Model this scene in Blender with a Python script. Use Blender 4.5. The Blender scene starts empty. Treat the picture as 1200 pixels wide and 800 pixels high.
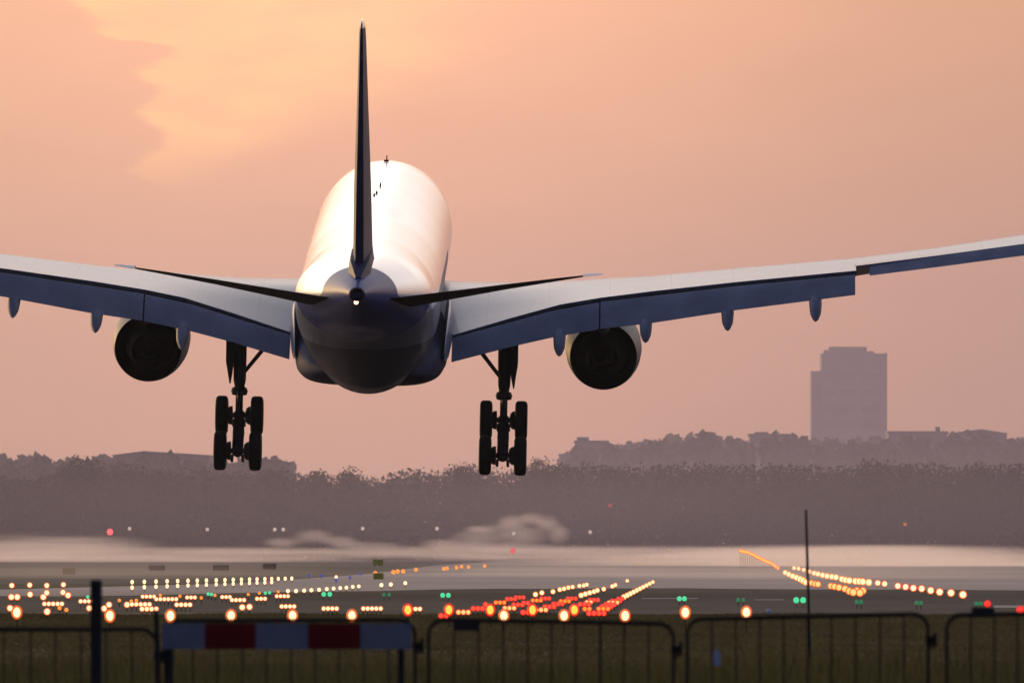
import bpy, bmesh, math, random
import numpy as np
from mathutils import Vector, Matrix
R = math.radians
random.seed(7); rng = np.random.default_rng(7)
S = bpy.context.scene
C = S.collection

# ------------------------------------------------------------------ camera, world, sun, exposure
FPX, YH, EYE = 13140.0, 642.0, 1.78          # focal length in photo pixels, horizon row, eye height
cam = bpy.data.cameras.new('camera'); camo = bpy.data.objects.new('camera', cam); C.objects.link(camo)
cam.sensor_width = 36.0; cam.lens = 36.0 * FPX / 1200.0
cam.clip_start = 1.0; cam.clip_end = 60000.0
camo.location = (0, 0, EYE)
camo.rotation_euler = (R(90) + math.atan((YH - 400) / FPX), 0, 0)
cam.dof.use_dof = True; cam.dof.focus_distance = 450.0; cam.dof.aperture_fstop = 6.0
S.camera = camo

SUN_EL, SUN_AZ = 6.0, -36.0                  # degrees; azimuth from the view direction, negative = left
sd = Vector((math.sin(R(SUN_AZ)) * math.cos(R(SUN_EL)), math.cos(R(SUN_AZ)) * math.cos(R(SUN_EL)), math.sin(R(SUN_EL))))
sun = bpy.data.lights.new('sun', 'SUN'); suno = bpy.data.objects.new('sun', sun); C.objects.link(suno)
sun.energy = 1.4; sun.angle = R(10); sun.color = (1.0, 0.64, 0.27)
suno.rotation_euler = sd.to_track_quat('Z', 'Y').to_euler()

S.view_settings.view_transform = 'Standard'; S.view_settings.look = 'None'
S.view_settings.exposure = 0.0; S.view_settings.gamma = 1.0
S.render.engine = 'CYCLES'
S.cycles.use_denoising = True
S.cycles.max_bounces = 6; S.cycles.volume_bounces = 1; S.cycles.transparent_max_bounces = 16
S.cycles.sample_clamp_indirect = 4.0
S.cycles.volume_step_rate = 4.0

W = bpy.data.worlds.new('World'); S.world = W; W.use_nodes = True
nt = W.node_tree; N = nt.nodes; L = nt.links
for n in list(N): N.remove(n)
def nd(t, **k):
    n = N.new(t)
    for a, b in k.items(): setattr(n, a, b)
    return n
def mth(op, a, b=None, c=None, clamp=False):
    n = nd('ShaderNodeMath', operation=op); n.use_clamp = clamp
    for i, v in enumerate((a, b, c)):
        if v is None: continue
        if isinstance(v, (int, float)): n.inputs[i].default_value = v
        else: L.new(v, n.inputs[i])
    return n.outputs[0]
def mapr(v, a, b, c=0.0, d=1.0, smooth=True):
    n = nd('ShaderNodeMapRange'); n.interpolation_type = 'SMOOTHSTEP' if smooth else 'LINEAR'; n.clamp = True
    L.new(v, n.inputs[0])
    for i, x in enumerate((a, b, c, d)): n.inputs[i + 1].default_value = x
    return n.outputs[0]
def ramp(v, stops, k=4.0):
    n = nd('ShaderNodeValToRGB'); e = n.color_ramp.elements
    while len(e) < len(stops): e.new(0.5)
    for i, (p, c) in enumerate(stops):
        e[i].position = p; e[i].color = (c[0] / k, c[1] / k, c[2] / k, 1)
    L.new(v, n.inputs[0])
    m = nd('ShaderNodeVectorMath', operation='SCALE'); L.new(n.outputs[0], m.inputs[0]); m.inputs['Scale'].default_value = k
    return m.outputs[0]
def vmix(f, a, b):
    n = nd('ShaderNodeMix', data_type='RGBA'); L.new(f, n.inputs[0])
    for s, v in ((6, a), (7, b)):
        if isinstance(v, tuple): n.inputs[s].default_value = (*v, 1)
        else: L.new(v, n.inputs[s])
    return n.outputs[2]
def vscale(v, s):
    m = nd('ShaderNodeVectorMath', operation='SCALE'); L.new(v, m.inputs[0])
    if isinstance(s, (int, float)): m.inputs['Scale'].default_value = s
    else: L.new(s, m.inputs['Scale'])
    return m.outputs[0]
def vadd(a, b):
    m = nd('ShaderNodeVectorMath', operation='ADD'); L.new(a, m.inputs[0]); L.new(b, m.inputs[1]); return m.outputs[0]
tc = nd('ShaderNodeTexCoord'); nrm = nd('ShaderNodeVectorMath', operation='NORMALIZE'); L.new(tc.outputs['Generated'], nrm.inputs[0])
sep = nd('ShaderNodeSeparateXYZ'); L.new(nrm.outputs[0], sep.inputs[0])
dx, dy, dz = sep.outputs
up = mth('MAXIMUM', dz, 0.0)
front = ramp(up, [(0.0, (.60, .298, .205)), (.025, (.82, .388, .248)), (.052, (1.09, .525, .335)), (.10, (1.6, 1.05, .80)), (.22, (2.6, 2.2, 1.95)),
                  (.42, (1.5, 1.4, 1.4)), (.65, (.36, .40, .55)), (1.0, (.13, .17, .34))])
back = ramp(up, [(0.0, (.05, .07, .17)), (.2, (.07, .10, .26)), (.6, (.10, .14, .32)), (1.0, (.13, .17, .32))])
col = vmix(mapr(dy, -.15, .75), back, front)
# the sky gets duller towards the right of the sunset
col = vscale(col, mapr(dx, -.015, .055, 1.0, .66))
col = vscale(col, mapr(dx, -.050, -.026, .88, 1.0))
# after-glow round the low sun
sdir = nd('ShaderNodeVectorMath', operation='DOT_PRODUCT'); L.new(nrm.outputs[0], sdir.inputs[0]); sdir.inputs[1].default_value = sd
glow = mth('POWER', mth('MAXIMUM', sdir.outputs['Value'], 0.0), 24.0)
gl = nd('ShaderNodeCombineXYZ'); [setattr(gl.inputs[i], 'default_value', v) for i, v in enumerate((4.2, 2.7, 1.0))]
col = vadd(col, vscale(gl.outputs[0], glow))
# one ragged lit cloud high on the left and faint bands everywhere
u = mth('DIVIDE', dx, mth('MAXIMUM', dy, .05)); v = mth('DIVIDE', dz, mth('MAXIMUM', dy, .05))
uv = nd('ShaderNodeCombineXYZ'); L.new(mth('MULTIPLY', u, 60.0), uv.inputs[0]); L.new(mth('MULTIPLY', v, 190.0), uv.inputs[1])
nz = nd('ShaderNodeTexNoise'); nz.inputs['Scale'].default_value = 2.2; nz.inputs['Detail'].default_value = 5.0; L.new(uv.outputs[0], nz.inputs['Vector'])
nz2 = nd('ShaderNodeTexNoise'); nz2.inputs['Scale'].default_value = .8; nz2.inputs['Detail'].default_value = 3.0; L.new(uv.outputs[0], nz2.inputs['Vector'])
pts = [(-20, 60), (0, 78), (22, 100), (45, 130), (58, 188), (72, 168), (86, 172), (103, 182), (126, 150), (147, 180), (175, 178), (200, 134), (208, 150), (222, 200), (300, 400)]
cv = nd('ShaderNodeFloatCurve'); cm = cv.mapping; cm.use_clip = True
k0, k1 = (YH - 300) / FPX, (YH + 20) / FPX
crv = cm.curves[0]
pl = sorted([(((YH - y) / FPX - k0) / (k1 - k0), x / 1000.0) for y, x in pts])
crv.points[0].location = pl[0]; crv.points[1].location = pl[-1]
for p in pl[1:-1]: crv.points.new(*p)
for p in crv.points: p.handle_type = 'AUTO_CLAMPED'
cm.update()
L.new(mapr(v, k0, k1, 0, 1, False), cv.inputs['Value'])
edge = mth('DIVIDE', mth('SUBTRACT', mth('MULTIPLY', cv.outputs[0], 1000.0), 600.0), FPX)
wob = mth('MULTIPLY', mth('SUBTRACT', nz.outputs[0], .5), .0090)
dist = mth('ADD', mth('SUBTRACT', u, edge), wob)
mask = mapr(dist, -.0003, .0018)
rgt = mth('SUBTRACT', u, mth('ADD', mth('MULTIPLY', v, 2.9), -.1250))
fade = mth('MULTIPLY', mth('MULTIPLY', mapr(u, -.026, .006, 1.0, .0), mapr(rgt, -.011, .005, 1.0, 0.0)), mapr(v, .055, .115, 1.0, 0.0))
dens = mth('MULTIPLY', mth('MULTIPLY', mask, fade), mth('MULTIPLY', mapr(nz2.outputs[0], .3, .75, .55, 1.15, False), mapr(nz.outputs[0], .3, .65, .72, 1.12)))
cl = nd('ShaderNodeCombineXYZ'); [setattr(cl.inputs[i], 'default_value', q) for i, q in enumerate((.28, .165, .006))]
col = vadd(col, vscale(cl.outputs[0], dens))
col = vscale(col, mapr(nz2.outputs[0], .25, .75, .965, 1.03, False))
bg = nd('ShaderNodeBackground'); L.new(col, bg.inputs[0]); bg.inputs[1].default_value = 1.0
sky = nd('ShaderNodeTexSky', sky_type='NISHITA'); sky.sun_disc = False; sky.sun_elevation = R(SUN_EL); sky.sun_rotation = R(SUN_AZ)
bg2 = nd('ShaderNodeBackground'); L.new(sky.outputs[0], bg2.inputs[0]); bg2.inputs[1].default_value = .01
ad = nd('ShaderNodeAddShader'); L.new(bg.outputs[0], ad.inputs[0]); L.new(bg2.outputs[0], ad.inputs[1])
wo = nd('ShaderNodeOutputWorld'); L.new(ad.outputs[0], wo.inputs[0])

# ------------------------------------------------------------------ helpers
def pt(px, py, d): return Vector(((px - 600) / FPX * d, d, EYE - (py - YH) / FPX * d))
MATS = {}
def mat(name, col, rough=.6, metal=0.0, coat=0.0, noise=None, bump=None, spec=.5):
    if name in MATS: return MATS[name]
    m = bpy.data.materials.new(name); m.use_nodes = True; t = m.node_tree; b = t.nodes['Principled BSDF']
    b.inputs['Base Color'].default_value = (*col, 1); b.inputs['Roughness'].default_value = rough
    b.inputs['Metallic'].default_value = metal; b.inputs['Coat Weight'].default_value = coat; b.inputs['Coat Roughness'].default_value = .06
    b.inputs['Specular IOR Level'].default_value = spec
    sc, amt = noise or (1.5, .08)
    tcn = t.nodes.new('ShaderNodeTexCoord'); nn = t.nodes.new('ShaderNodeTexNoise'); nn.inputs['Scale'].default_value = sc; nn.inputs['Detail'].default_value = 6
    t.links.new(tcn.outputs['Object'], nn.inputs['Vector'])
    r = t.nodes.new('ShaderNodeValToRGB'); r.color_ramp.elements[0].position = .3; r.color_ramp.elements[1].position = .7
    r.color_ramp.elements[0].color = (*[c * (1 - amt) for c in col], 1); r.color_ramp.elements[1].color = (*[min(1, c * (1 + amt)) for c in col], 1)
    t.links.new(nn.outputs[0], r.inputs[0]); t.links.new(r.outputs[0], b.inputs['Base Color'])
    if bump:
        bn = t.nodes.new('ShaderNodeBump'); bn.inputs['Strength'].default_value = bump[1]; n3 = t.nodes.new('ShaderNodeTexNoise'); n3.inputs['Scale'].default_value = bump[0]
        t.links.new(tcn.outputs['Object'], n3.inputs['Vector']); t.links.new(n3.outputs[0], bn.inputs['Height']); t.links.new(bn.outputs[0], b.inputs['Normal'])
    MATS[name] = m; return m
def emat(name, col, k):
    if name in MATS: return MATS[name]
    m = bpy.data.materials.new(name); m.use_nodes = True; b = m.node_tree.nodes['Principled BSDF']
    b.inputs['Base Color'].default_value = (.1, .1, .1, 1); b.inputs['Emission Color'].default_value = (*col, 1); b.inputs['Emission Strength'].default_value = k
    m.cycles.emission_sampling = 'NONE'
    MATS[name] = m; return m
def link(name, me, parent=None, loc=(0, 0, 0)):
    o = bpy.data.objects.new(name, me); C.objects.link(o); o.location = loc
    if parent: o.parent = parent
    return o
def obj(name, bm, mats, parent=None, smooth=True, loc=(0, 0, 0), fixn=True):
    if fixn: bmesh.ops.recalc_face_normals(bm, faces=bm.faces)
    me = bpy.data.meshes.new(name); bm.to_mesh(me); bm.free()
    for m in (mats if isinstance(mats, (list, tuple)) else [mats]): me.materials.append(m)
    if smooth:
        for p in me.polygons: p.use_smooth = True
        try: me.set_sharp_from_angle(angle=R(40))
        except Exception: pass
    return link(name, me, parent, loc)
def tag(o, label=None, cat=None, group=None, kind=None):
    if label: o['label'] = label
    if cat: o['category'] = cat
    if group: o['group'] = group
    if kind: o['kind'] = kind
    return o
def empty(name, loc, label, cat, group=None):
    o = bpy.data.objects.new(name, None); C.objects.link(o); o.location = loc; return tag(o, label, cat, group)
def box(bm, c, s, rot=None, mi=0):
    g = bmesh.ops.create_cube(bm, size=1.0)
    M = Matrix.Translation(c) @ (rot.to_4x4() if rot else Matrix()) @ Matrix.Diagonal((*s, 1))
    bmesh.ops.transform(bm, matrix=M, verts=g['verts'])
    for f in {f for v in g['verts'] for f in v.link_faces}: f.material_index = mi
    return g['verts']
def rings(bm, secs, cap=True, closed=True, mi=0):
    rs = [[bm.verts.new(p) for p in s] for s in secs]
    n = len(rs[0]); fs = []
    for a, b in zip(rs, rs[1:]):
        for i in range(n if closed else n - 1):
            j = (i + 1) % n
            fs.append(bm.faces.new((a[i], a[j], b[j], b[i])))
    if cap:
        fs.append(bm.faces.new(rs[0][::-1])); fs.append(bm.faces.new(rs[-1]))
    for f in fs: f.material_index = mi
    return rs
def tube(bm, pts, r, n=8, mi=0, cap=True):
    pts = [Vector(p) for p in pts]; rr = r if isinstance(r, (list, tuple)) else [r] * len(pts); secs = []
    for i, p in enumerate(pts):
        t = (pts[min(i + 1, len(pts) - 1)] - pts[max(i - 1, 0)]).normalized()
        a = t.orthogonal().normalized() if i == 0 else (a - t * a.dot(t)).normalized()
        b = t.cross(a)
        secs.append([p + (a * math.cos(k * 2 * math.pi / n) + b * math.sin(k * 2 * math.pi / n)) * rr[i] for k in range(n)])
    rings(bm, secs, cap, True, mi)
def lathe(bm, prof, axis='Y', n=32, c=(0, 0, 0), mi=0, cap=False):
    secs = []
    for a, r in prof:
        s = []
        for k in range(n):
            q = 2 * math.pi * k / n; p, w = r * math.cos(q), r * math.sin(q)
            s.append(Vector(c) + (Vector((p, a, w)) if axis == 'Y' else Vector((a, p, w)) if axis == 'X' else Vector((p, w, a))))
        secs.append(s)
    rings(bm, secs, cap, True, mi)
def ball(bm, c, r, seg=10, mi=0, s=(1, 1, 1)):
    g = bmesh.ops.create_uvsphere(bm, u_segments=seg, v_segments=max(6, seg // 2 + 2), radius=r)
    bmesh.ops.transform(bm, matrix=Matrix.Translation(c) @ Matrix.Diagonal((*s, 1)), verts=g['verts'])
    for f in {f for v in g['verts'] for f in v.link_faces}: f.material_index = mi

# ------------------------------------------------------------------ ground, pavements
def groundmat(name, c1, c2, scale, rough, spec=.5, stretch=(1, 1, 1), bump=0):
    m = bpy.data.materials.new(name); m.use_nodes = True; t = m.node_tree; b = t.nodes['Principled BSDF']
    g = t.nodes.new('ShaderNodeNewGeometry'); mp = t.nodes.new('ShaderNodeMapping'); mp.inputs['Scale'].default_value = stretch
    t.links.new(g.outputs['Position'], mp.inputs['Vector'])
    n = t.nodes.new('ShaderNodeTexNoise'); n.inputs['Scale'].default_value = scale; n.inputs['Detail'].default_value = 7; n.inputs['Roughness'].default_value = .65
    t.links.new(mp.outputs[0], n.inputs['Vector'])
    r = t.nodes.new('ShaderNodeValToRGB'); r.color_ramp.elements[0].position = .36; r.color_ramp.elements[1].position = .66
    r.color_ramp.elements[0].color = (*c1, 1); r.color_ramp.elements[1].color = (*c2, 1)
    t.links.new(n.outputs[0], r.inputs[0]); t.links.new(r.outputs[0], b.inputs['Base Color'])
    b.inputs['Roughness'].default_value = rough; b.inputs['Specular IOR Level'].default_value = spec
    if bump:
        bn = t.nodes.new('ShaderNodeBump'); bn.inputs['Strength'].default_value = bump; bn.inputs['Distance'].default_value = .05
        t.links.new(n.outputs[0], bn.inputs['Height']); t.links.new(bn.outputs[0], b.inputs['Normal'])
    return m
M_grass = groundmat('grass_ground', (.030, .030, .014), (.075, .066, .034), .35, .95, .08, (1, .25, 1))
M_asph = groundmat('asphalt', (.018, .017, .019), (.040, .036, .038), .25, .85, .05, (1, .15, 1))
M_conc = groundmat('pale_concrete', (.10, .064, .058), (.30, .205, .185), .05, .6, .16, (.3, .10, 1))
M_field = groundmat('far_field', (.036, .032, .032), (.066, .058, .056), .03, .9, .15, (1, .2, 1))
M_paint = mat('white_marking', (.75, .75, .72), .5)
def sheet(name, poly, z, m):
    bm = bmesh.new(); bm.faces.new([bm.verts.new((x, y, z)) for x, y in poly]); o = obj(name, bm, m, smooth=False)
    if o.data.polygons[0].normal.z < 0: o.data.flip_normals()
    return tag(o, kind='structure')
def rough_edge(poly, k, step, sd):
    rn = random.Random(sd); out = []
    for (x0, y0), (x1, y1) in zip(poly, poly[1:] + poly[:1]):
        m = max(1, min(60, int(abs(x1 - x0) / step)))
        for i in range(m):
            f = i / m; out.append((x0 + (x1 - x0) * f, y0 + (y1 - y0) * f + (rn.uniform(-k, k) if i else 0)))
    return out
def gd(y): return FPX * EYE / (y - YH)
def gp(px, py): d = gd(py); return ((px - 600) / FPX * d, d)
bm = bmesh.new()
xs = [-9000, -2000, -400, -60, 60, 400, 2000, 9000]; ys = [-300, 0, 100, 200, 330, 600, 1200, 2500, 5000, 14000]
vv = [[bm.verts.new((x, y, 0)) for x in xs] for y in ys]
for j in range(len(ys) - 1):
    for i in range(len(xs) - 1): bm.faces.new((vv[j][i], vv[j][i + 1], vv[j + 1][i + 1], vv[j + 1][i]))
tag(obj('ground', bm, M_grass, smooth=False), kind='structure')
sheet('far_field', [(-900, 560), (-6, 560), (25, 1700), (-900, 1700)], .004, M_field)
sheet('runway', rough_edge([(-260, 268), (-16, 318), (4, 300), (60, 318), (260, 330), (260, 475), (60, 496), (-2, 484), (-14, 400), (-260, 396)], 5, 3, 3), .008, M_asph)
sheet('taxiway', rough_edge([(-260, 402), (-16, 412), (-3, 484), (7.5, 498), (20, 474), (60, 470), (260, 400), (700, 700), (900, 1640), (0, 1640), (-8, 1150), (-10, 760), (-14, 560), (-22, 480), (-260, 446)], 5, 2.5, 5), .012, M_conc)
for i, (a, b, y, t) in enumerate(((752, 818, 701.2, .45), (884, 918, 702.8, .4), (1164, 1200, 710.8, 1.3))):
    d0, d1 = gd(y + t), gd(y - t); sheet('runway_marking', [((a - 600) / FPX * d0, d0), ((b - 600) / FPX * d0, d0), ((b - 600) / FPX * d1, d1), ((a - 600) / FPX * d1, d1)], .016, mat('worn_marking', (.20, .19, .185), .7, spec=.2, noise=(.6, .35)))

# ------------------------------------------------------------------ aircraft
P = {}
M_white = mat('white_aircraft_paint', (.84, .83, .81), .32, coat=.9, noise=(.7, .02))
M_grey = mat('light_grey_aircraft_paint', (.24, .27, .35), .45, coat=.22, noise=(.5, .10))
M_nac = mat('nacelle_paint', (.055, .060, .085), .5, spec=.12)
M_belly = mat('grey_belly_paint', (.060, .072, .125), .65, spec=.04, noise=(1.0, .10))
M_navy = mat('navy_livery_paint', (.016, .046, .24), .45, spec=.04, coat=.03, noise=(.8, .06))
M_fin = mat('fin_paint', (.040, .048, .095), .5, spec=.05)
M_flap = mat('flap_grey_paint', (.26, .262, .295), .6, spec=.15, noise=(.8, .16))
def livery():
    # white body, grey keel and navy tail, the paint edges laid out along the fuselage
    m = mat('fuselage_livery', (.84, .83, .81), .32, coat=.9, noise=(.7, .02)); t = m.node_tree; b = t.nodes['Principled BSDF']; base = b.inputs['Base Color'].links[0].from_socket
    c = t.nodes.new('ShaderNodeTexCoord'); sp = t.nodes.new('ShaderNodeSeparateXYZ'); t.links.new(c.outputs['Object'], sp.inputs[0])
    def n(op, *v):
        q = t.nodes.new('ShaderNodeMath'); q.operation = op
        for i, x in enumerate(v):
            if isinstance(x, (int, float)): q.inputs[i].default_value = x
            else: t.links.new(x, q.inputs[i])
        return q.outputs[0]
    def ms(v, a, bb, c_=0.0, d=1.0):
        q = t.nodes.new('ShaderNodeMapRange'); q.interpolation_type = 'SMOOTHSTEP'; t.links.new(v, q.inputs[0])
        for i, x in enumerate((a, bb, c_, d)): q.inputs[i + 1].default_value = x
        return q.outputs[0]
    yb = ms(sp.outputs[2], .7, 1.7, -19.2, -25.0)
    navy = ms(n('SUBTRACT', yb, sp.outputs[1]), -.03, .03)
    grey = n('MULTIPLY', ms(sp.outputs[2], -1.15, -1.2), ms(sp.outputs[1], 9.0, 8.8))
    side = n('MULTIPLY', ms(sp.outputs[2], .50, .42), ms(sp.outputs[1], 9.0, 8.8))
    def mx(f, a_, b_):
        q = t.nodes.new('ShaderNodeMix'); q.data_type = 'RGBA'; t.links.new(f, q.inputs[0])
        for i, x in ((6, a_), (7, b_)):
            if isinstance(x, tuple): q.inputs[i].default_value = (*x, 1)
            else: t.links.new(x, q.inputs[i])
        return q.outputs[2]
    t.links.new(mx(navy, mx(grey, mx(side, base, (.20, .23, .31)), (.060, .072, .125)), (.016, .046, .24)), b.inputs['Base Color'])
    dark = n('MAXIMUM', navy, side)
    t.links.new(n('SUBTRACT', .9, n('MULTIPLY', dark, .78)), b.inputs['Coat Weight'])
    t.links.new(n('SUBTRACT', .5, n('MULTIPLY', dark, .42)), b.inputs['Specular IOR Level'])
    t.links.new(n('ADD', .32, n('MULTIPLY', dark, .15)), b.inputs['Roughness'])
    return m
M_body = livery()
def wing_paint():
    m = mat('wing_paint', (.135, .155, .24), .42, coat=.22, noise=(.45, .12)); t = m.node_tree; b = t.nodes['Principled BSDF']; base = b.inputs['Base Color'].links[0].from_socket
    c = t.nodes.new('ShaderNodeTexCoord'); sp = t.nodes.new('ShaderNodeSeparateXYZ'); t.links.new(c.outputs['Object'], sp.inputs[0])
    def n(op, *v):
        q = t.nodes.new('ShaderNodeMath'); q.operation = op
        for i, x in enumerate(v):
            if isinstance(x, (int, float)): q.inputs[i].default_value = x
            else: t.links.new(x, q.inputs[i])
        return q.outputs[0]
    ax = n('ABSOLUTE', sp.outputs[0])
    seam = n('LESS_THAN', n('FRACT', n('DIVIDE', n('ADD', ax, .35), 2.45)), .022)
    # spanwise spoiler hinge seam about two metres ahead of the trailing edge, and the slat edge behind the nose of the wing
    hin = n('LESS_THAN', n('ABSOLUTE', n('SUBTRACT', sp.outputs[1], n('SUBTRACT', n('MULTIPLY', n('MAXIMUM', n('SUBTRACT', ax, 9.0), 0.0), -.37), 1.2))), .05)
    sl = n('LESS_THAN', n('ABSOLUTE', n('SUBTRACT', sp.outputs[1], n('SUBTRACT', 11.1, n('MULTIPLY', ax, .61)))), .06)
    k = n('MINIMUM', n('ADD', n('MULTIPLY', seam, n('LESS_THAN', sp.outputs[1], 9.0)), n('ADD', hin, sl)), 1.0)
    q = t.nodes.new('ShaderNodeMix'); q.data_type = 'RGBA'; t.links.new(n('MULTIPLY', k, .55), q.inputs[0]); t.links.new(base, q.inputs[6]); q.inputs[7].default_value = (.05, .05, .06, 1)
    t.links.new(q.outputs[2], b.inputs['Base Color']); return m
M_wing = wing_paint()
M_cove = mat('dark_cove', (.03, .03, .035), .8)
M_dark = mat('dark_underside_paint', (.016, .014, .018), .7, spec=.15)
M_metal = mat('gear_steel', (.022, .022, .026), .55, spec=.25)
M_black = mat('burnt_nozzle_metal', (.008, .008, .008), .85, spec=.06, noise=(3, .25))
M_soot = mat('sooty_duct', (.005, .005, .006), .8, spec=.06)
M_rub = mat('tyre_rubber', (.008, .008, .008), .8, spec=.15)
M_lip = mat('bare_metal', (.55, .55, .56), .3, metal=1.0)

jet = empty('airliner', (-5.53, 450, 12.63), 'white twin-engine airliner with navy tail landing above the lit runway', 'airliner')
jet.matrix_world = Matrix.Translation((-5.53, 450, 12.63)) @ Matrix.Rotation(R(-.62), 4, 'Z') @ Matrix.Rotation(R(6.6), 4, 'X') @ Matrix.Rotation(R(1.05), 4, 'Y')

# fuselage: (y, half width, top, bottom)
FS = [(29.6, .06, -.58, -.72), (29.3, .5, -.05, -1.2), (28.6, 1.05, .55, -1.65), (27.5, 1.6, 1.2, -2.1), (26, 2.1, 1.85, -2.45), (24, 2.5, 2.6, -2.7), (21.5, 2.74, 2.98, -2.8),
      (19, 2.82, 3.06, -2.82), (12, 2.82, 3.06, -2.82), (6, 2.82, 3.02, -2.95), (0, 2.82, 2.92, -3.3), (-4, 2.82, 2.82, -3.65), (-7, 2.82, 2.82, -3.85), (-9, 2.81, 2.82, -3.78),
      (-11, 2.80, 2.82, -3.35), (-13, 2.77, 2.82, -2.72), (-15, 2.74, 2.82, -2.05), (-17, 2.70, 2.81, -1.38), (-19, 2.62, 2.80, -.72), (-21, 2.32, 2.79, -.32), (-23, 1.90, 2.77, .05), (-24.5, 1.56, 2.74, .38),
      (-26, 1.20, 2.68, .80), (-27.5, .85, 2.60, 1.22), (-29, .5, 2.47, 1.62), (-29.8, .30, 2.36, 1.82)]
def interp(tab, y):
    for a, b in zip(tab, tab[1:]):
        if a[0] >= y >= b[0]:
            f = (a[0] - y) / (a[0] - b[0]); f2 = f
            return [a[i] + (b[i] - a[i]) * f2 for i in range(1, len(a))]
ylist = sorted(set([f[0] for f in FS] + [round(y, 2) for y in np.arange(-29.5, 28, .75)]), reverse=True)
bm = bmesh.new(); secs = []
n = 56
for y in ylist:
    w, t, b = interp(FS, y); s = []
    # widest level stays near the crown circle; lower half stretched down to the keel
    for k in range(n):
        q = 2 * math.pi * k / n; zc = t - w if t - w > (t + b) / 2 else (t + b) / 2
        h = (t - zc) if math.sin(q) > 0 else (zc - b)
        s.append((w * math.cos(q), y, zc + h * math.sin(q)))
    secs.append(s)
rings(bm, secs)
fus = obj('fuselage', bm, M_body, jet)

# belly fairing with gear pods
bm = bmesh.new(); secs = []
for y, w, zt, zb in [(10.5, 1.2, -2.3, -2.6), (9.5, 2.0, -1.9, -3.0), (8, 2.7, -1.4, -3.35), (5, 3.02, -1.1, -3.65), (0, 3.07, -1.0, -3.8), (-3.5, 3.05, -1.2, -3.83), (-5.5, 2.95, -1.5, -3.78), (-7.5, 2.75, -1.9, -3.6), (-9, 2.3, -2.3, -3.3), (-10, 1.6, -2.6, -2.95)]:
    s = []; zc, h = (zt + zb) / 2, (zt - zb) / 2
    for k in range(40):
        q = 2 * math.pi * k / 40; cx, sx = math.cos(q), math.sin(q)
        s.append((w * math.copysign(abs(cx) ** .52, cx), y, zc + h * math.copysign(abs(sx) ** .62, sx)))
    secs.append(s)
rings(bm, secs); obj('belly_fairing', bm, M_belly, jet)
for sx in (-1, 1):
    bm = bmesh.new(); secs = []
    for y, zt, zb, x, th in [(2.5, -1.0, -1.6, 2.98, .12), (-1, -.7, -2.3, 3.04, .16), (-3.4, -.75, -2.6, 3.08, .16), (-4.8, -1.0, -2.75, 3.06, .12), (-6.0, -1.7, -2.75, 3.0, .06), (-6.6, -2.3, -2.6, 2.96, .02)]:
        s = []
        for k in range(16):
            q = 2 * math.pi * k / 16
            s.append((sx * (x + th * math.cos(q)), y, (zt + zb) / 2 + (zt - zb) / 2 * math.sin(q)))
        secs.append(s)
    rings(bm, secs); obj('wing_root_fairing', bm, M_grey, jet)

# wings: x, le y, le z, top z (30%), crease y, crease z, thickness, tail thickness
WS = [(2.6, 10.7, -1.55, -.78, -3.6, -2.05, 1.35, .30), (3.3, 10.2, -1.45, -.80, -3.5, -1.90, 1.25, .28), (5.6, 8.8, -1.2, -.72, -3.25, -1.20, 1.05, .26), (7.5, 7.6, -.95, -.53, -3.05, -.66, .92, .24),
      (9.07, 6.7, -.72, -.34, -3.0, -.37, .80, .22), (11.1, 5.45, -.42, -.09, -3.7, -.01, .70, .20), (14.5, 3.4, .17, .45, -5.05, .55, .55, .17), (19.2, .55, .93, 1.18, -6.6, 1.23, .42, .13)]
WO = [(19.2, .55, .93, 1.18, -6.0, 1.36, .42, .13), (22.5, -1.45, 1.62, 1.82, -6.8, 1.92, .34, .10), (25.8, -3.45, 2.38, 2.55, -7.6, 2.50, .28, .08), (28.6, -5.15, 3.05, 3.18, -8.4, 3.05, .22, .06), (29.8, -6.1, 3.38, 3.46, -8.7, 3.33, .15, .05)]
def wsec(sx, st):
    x, yl, zl, zt, yc, zc, t, tt = st; c = yl - yc; s = []
    U = [(0, 0), (.015, .42), (.05, .68), (.12, .88), (.3, 1.0), (.5, .93)]
    for f, g in U: s.append((sx * x, yl - c * f, zl + (zt - zl) * g))
    ze = zt + (zc - zt) * .55
    s.append((sx * x, yl - c * .75, ze)); s.append((sx * x, yc, zc)); s.append((sx * x, yc, zc - .05))
    s.append((sx * x, yc + .5, zc - tt)); s.append((sx * x, yl - c * .75, min(ze - tt * 1.6, zt - t * .9)))
    s.append((sx * x, yl - c * .4, zt - t)); s.append((sx * x, yl - c * .12, zl - (t - (zt - zl)) * .75)); s.append((sx * x, yl - c * .02, zl - (t - (zt - zl)) * .3))
    return s
def flapsec(sx, x, y0, z0, y1, z1, th):
    a, b = Vector((0, y0, z0)), Vector((0, y1, z1)); d = (b - a); nn = Vector((0, -d.z, d.y)).normalized()
    if nn.z < 0: nn = -nn
    s = []
    for f, g in [(0, .0), (.04, .35), (.15, .5), (.4, .42), (.75, .2), (1, .03), (1, -.03), (.7, -.22), (.35, -.45), (.12, -.5), (.03, -.35)]:
        p = a + d * f + nn * (th * g); s.append((sx * x, p.y, p.z))
    return s
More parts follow.
